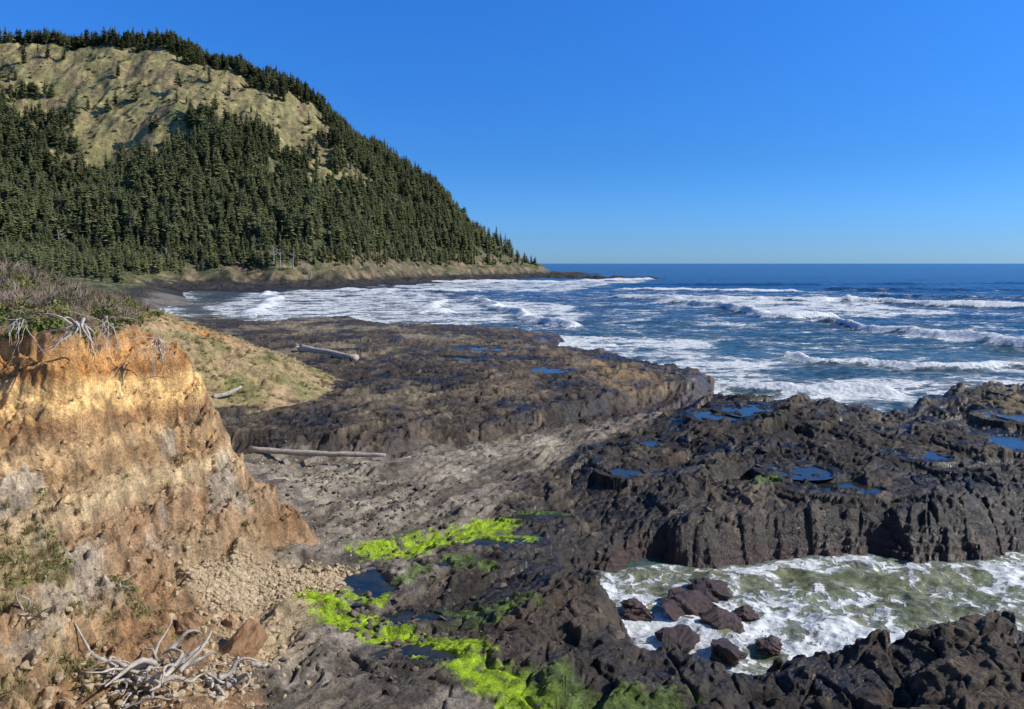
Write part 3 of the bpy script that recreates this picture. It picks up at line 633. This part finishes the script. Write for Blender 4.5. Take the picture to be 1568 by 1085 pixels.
# ------------------------------------------------------------ driftwood
wood=bpy.data.materials.new('driftwood'); t=NT(wood)
P=pos(t)
wn=t.noise(P,4.,6,.6); w2=t.noise(P,30.,4,.6)
c=t.mix(t.mr(wn,.3,.7),(.30,.25,.19),(.62,.57,.49)); c=t.mix(t.mr(w2,.5,.7,0,.6),c,(.16,.12,.09))
bp=t.n('ShaderNodeBump',{'Strength':.7,'Distance':.03,'Height':t.math('ADD',wn,w2)})
t.out(t.n('ShaderNodeBsdfPrincipled',{'Base Color':c,'Roughness':.8,'Normal':bp.outputs[0]}).outputs[0])
def tube(vs,fs,pts,r0,r1,K=8,seed=0,nz=.15):
    r=np.random.default_rng(seed); pts=[np.array(p,float) for p in pts]; P=[]
    for i in range(len(pts)-1):
        for k in range(4):
            a=pts[max(i-1,0)];b=pts[i];c_=pts[i+1];d=pts[min(i+2,len(pts)-1)]; q=k/4
            P.append(.5*((2*b)+(-a+c_)*q+(2*a-5*b+4*c_-d)*q*q+(-a+3*b-3*c_+d)*q**3))
    P.append(pts[-1]); n0=len(vs); m_=len(P)
    for i,p in enumerate(P):
        tg=P[min(i+1,m_-1)]-P[max(i-1,0)]; tg/=np.linalg.norm(tg)+1e-9
        up=np.array([0,0,1.]) if abs(tg[2])<.9 else np.array([1.,0,0]); s=np.cross(tg,up); s/=np.linalg.norm(s); u=np.cross(s,tg)
        rr=r0+(r1-r0)*i/(m_-1)
        for k in range(K):
            a=2*math.pi*k/K; q=rr*(1+nz*r.normal()); vs.append(p+s*math.cos(a)*q+u*math.sin(a)*q)
    for i in range(m_-1):
        for k in range(K): fs.append((n0+i*K+k,n0+i*K+(k+1)%K,n0+(i+1)*K+(k+1)%K,n0+(i+1)*K+k))
    fs.append(tuple(n0+k for k in range(K))[::-1]); fs.append(tuple(n0+(m_-1)*K+k for k in range(K)))
def wood_obj(name,tubes):
    vs=[];fs=[]
    for i,(pts,a,b) in enumerate(tubes): tube(vs,fs,pts,a,b,8,i)
    return link(bpy.data.objects.new(name,py_mesh(name,vs,fs,[wood],smooth=True)))
def on(x,y,dz): return (x,y,ground(x,y)+dz)
za=max(ground(x_,49.3) for x_ in (-17,-15,-13,-11,-9))+.10
wood_obj('driftwood_log',[([(-17.4,49.8,za+.1),(-14,49.3,za),(-11,49,za-.02),(-8.2,48.7,za)],.22,.12)])
za=max(ground(a,b) for a,b in ((-28,101),(-25,98),(-22,95),(-19.5,92.5)))+.25
wood_obj('driftwood_log',[([(-28.6,102,za+.15),(-25,98.2,za+.05),(-19.2,92.4,za)],.62,.45),([(-28.6,102,za+.2),(-29.6,102.4,za+.8)],.3,.1),([(-28.4,102,za+.2),(-29.2,101.2,za+.5)],.25,.08)])
za=ground(-23,61)
wood_obj('driftwood_log',[([(-23.9,60,za+.2),(-23,60.6,za+.35),(-22.2,61.6,za+.75)],.22,.12)])
wood_obj('driftwood_log',[([on(-9.5,50.4,.12),on(-8.2,50.0,.12),on(-6.8,50.3,.12)],.12,.07)])
def tangle(name,cx,cy,n,R,seed,r0=.09):
    r=np.random.default_rng(seed); tb=[]; z0=ground(cx,cy)
    for i in range(n):
        a=r.uniform(0,6.28); p=np.array([cx+r.normal()*R*.25,cy+r.normal()*R*.25,z0+.1+r.random()*.35]); pts=[p]
        L=R*r.uniform(.4,1.)
        for k in range(4):
            a+=r.normal()*.55; p=p+np.array([math.cos(a)*L/4,math.sin(a)*L/4,r.normal()*.12+.04]); p[2]=max(p[2],ground(p[0],p[1])+.03); pts.append(p)
        q=r0*r.uniform(.3,1.)**1.5; tb.append((pts,q,q*.25))
    wood_obj(name,tb)
tangle('driftwood_root_tangle',-9.9,20.4,40,1.8,3,.11)
tangle('driftwood_root_tangle',-8.2,21.6,18,1.2,5,.12)
def branch(name,base,mainv,n,L,seed,r0):
    r=np.random.default_rng(seed); tb=[]; b=np.array(base,float)
    for i in range(n):
        d=np.array(mainv,float)+r.normal(size=3)*.55; d/=np.linalg.norm(d); p=b+r.normal(size=3)*.12; pts=[p]
        l=L*r.uniform(.4,1)
        for k in range(4):
            d=d+r.normal(size=3)*.28+np.array([0,0,-.08]); d/=np.linalg.norm(d); p=p+d*l/4; pts.append(p)
        q=r0*r.uniform(.4,1); tb.append((pts,q,q*.2))
    wood_obj(name,tb)
branch('bleached_branch',(-14.9,25.9,12.9),(-.5,-.6,-.7),11,2.4,3,.06)
branch('exposed_roots',(-13.9,29.6,12.0),(.3,-.5,-.9),20,2.2,7,.028)
branch('exposed_roots',(-15.3,28.2,12.8),(.5,-.6,-.6),18,1.8,9,.028)
branch('exposed_roots',(-17.2,26.3,13),(.2,-.8,-.7),14,1.6,12,.026)
branch('bleached_branch',(-13.2,20.3,ground(-13.2,20.3)+.2),(.3,-.3,.8),7,1.5,15,.035)
branch('bleached_branch',(-12.4,23.6,ground(-12.4,23.6)+.15),(.9,0,.2),6,1.0,17,.04)
for i,(sx,sy,h) in enumerate(((-158,512,15),(-150,514,12),(-165,520,13),(-140,520,10),(-230,500,14),(-300,498,16))):
    z0=float(hgt_at([sx],[sy],True)[0])-.5; r=np.random.default_rng(i); tb=[([(sx,sy,z0),(sx+r.normal()*.6,sy,z0+h*.5),(sx+r.normal(),sy,z0+h)],.4,.08)]
    for k in range(14):
        a=r.uniform(0,6.28); zz=z0+h*r.uniform(.3,.95); l=r.uniform(1.5,4)
        tb.append(([(sx,sy,zz),(sx+math.cos(a)*l*.5,sy+math.sin(a)*l*.5,zz+l*.2),(sx+math.cos(a)*l,sy+math.sin(a)*l,zz+l*.55)],.15,.04))
    wood_obj('dead_tree',tb)
# ------------------------------------------------------------ light, sky, camera
sunv=Vector((.79,-.03,.60)).normalized()
el=math.asin(sunv.z); az=math.atan2(sunv.x,sunv.y)
s=bpy.data.lights.new('sun','SUN'); s.energy=5.0; s.angle=math.radians(.5); s.color=(1,.94,.85)
so=link(bpy.data.objects.new('sun',s)); so.rotation_euler=(-sunv).to_track_quat('-Z','Y').to_euler()
w=bpy.data.worlds.new('World'); bpy.context.scene.world=w; w.use_nodes=True; nt=w.node_tree
sk=nt.nodes.new('ShaderNodeTexSky'); sk.sky_type='NISHITA'; sk.sun_disc=False; sk.sun_elevation=el; sk.sun_rotation=az; sk.air_density=1.; sk.dust_density=.3; sk.ozone_density=2.5; sk.altitude=20
hs=nt.nodes.new('ShaderNodeHueSaturation'); hs.inputs['Saturation'].default_value=1.15
nt.links.new(sk.outputs[0],hs.inputs['Color'])
# clear marine air: take the warm band out of the low sky
tc=nt.nodes.new('ShaderNodeTexCoord'); sx=nt.nodes.new('ShaderNodeSeparateXYZ'); nt.links.new(tc.outputs['Generated'],sx.inputs[0])
cr=nt.nodes.new('ShaderNodeValToRGB'); nt.links.new(sx.outputs[2],cr.inputs[0])
tints=[(0,(.44,.86,1.9)),(.03,(.37,.78,1.70)),(.13,(.30,.77,1.50)),(.33,(.36,1.02,1.9)),(.7,(.75,.95,1.15))]
els=cr.color_ramp.elements
while len(els)<len(tints): els.new(.5)
for e_,(p_,c_) in zip(els,tints): e_.position=p_; e_.color=tuple(v/2.5 for v in c_)+(1,)
mu=nt.nodes.new('ShaderNodeVectorMath'); mu.operation='MULTIPLY'; nt.links.new(hs.outputs[0],mu.inputs[0]); nt.links.new(cr.outputs[0],mu.inputs[1])
m2=nt.nodes.new('ShaderNodeVectorMath'); m2.operation='SCALE'; nt.links.new(mu.outputs[0],m2.inputs[0]); m2.inputs[3].default_value=2.5
nt.links.new(m2.outputs[0],nt.nodes['Background'].inputs[0]); nt.nodes['Background'].inputs[1].default_value=.095
cam=bpy.data.cameras.new('camera'); co=link(bpy.data.objects.new('camera',cam)); co.location=(0,0,15); co.rotation_euler=(math.radians(90),0,0)
cam.sensor_width=36; cam.lens=26.4; cam.shift_y=-.089; cam.clip_end=100000; cam.clip_start=.3
sc_=bpy.context.scene; sc_.camera=co
sc_.view_settings.view_transform='Standard'; sc_.view_settings.look='None'; sc_.view_settings.exposure=0
print('done',time.time()-T0)
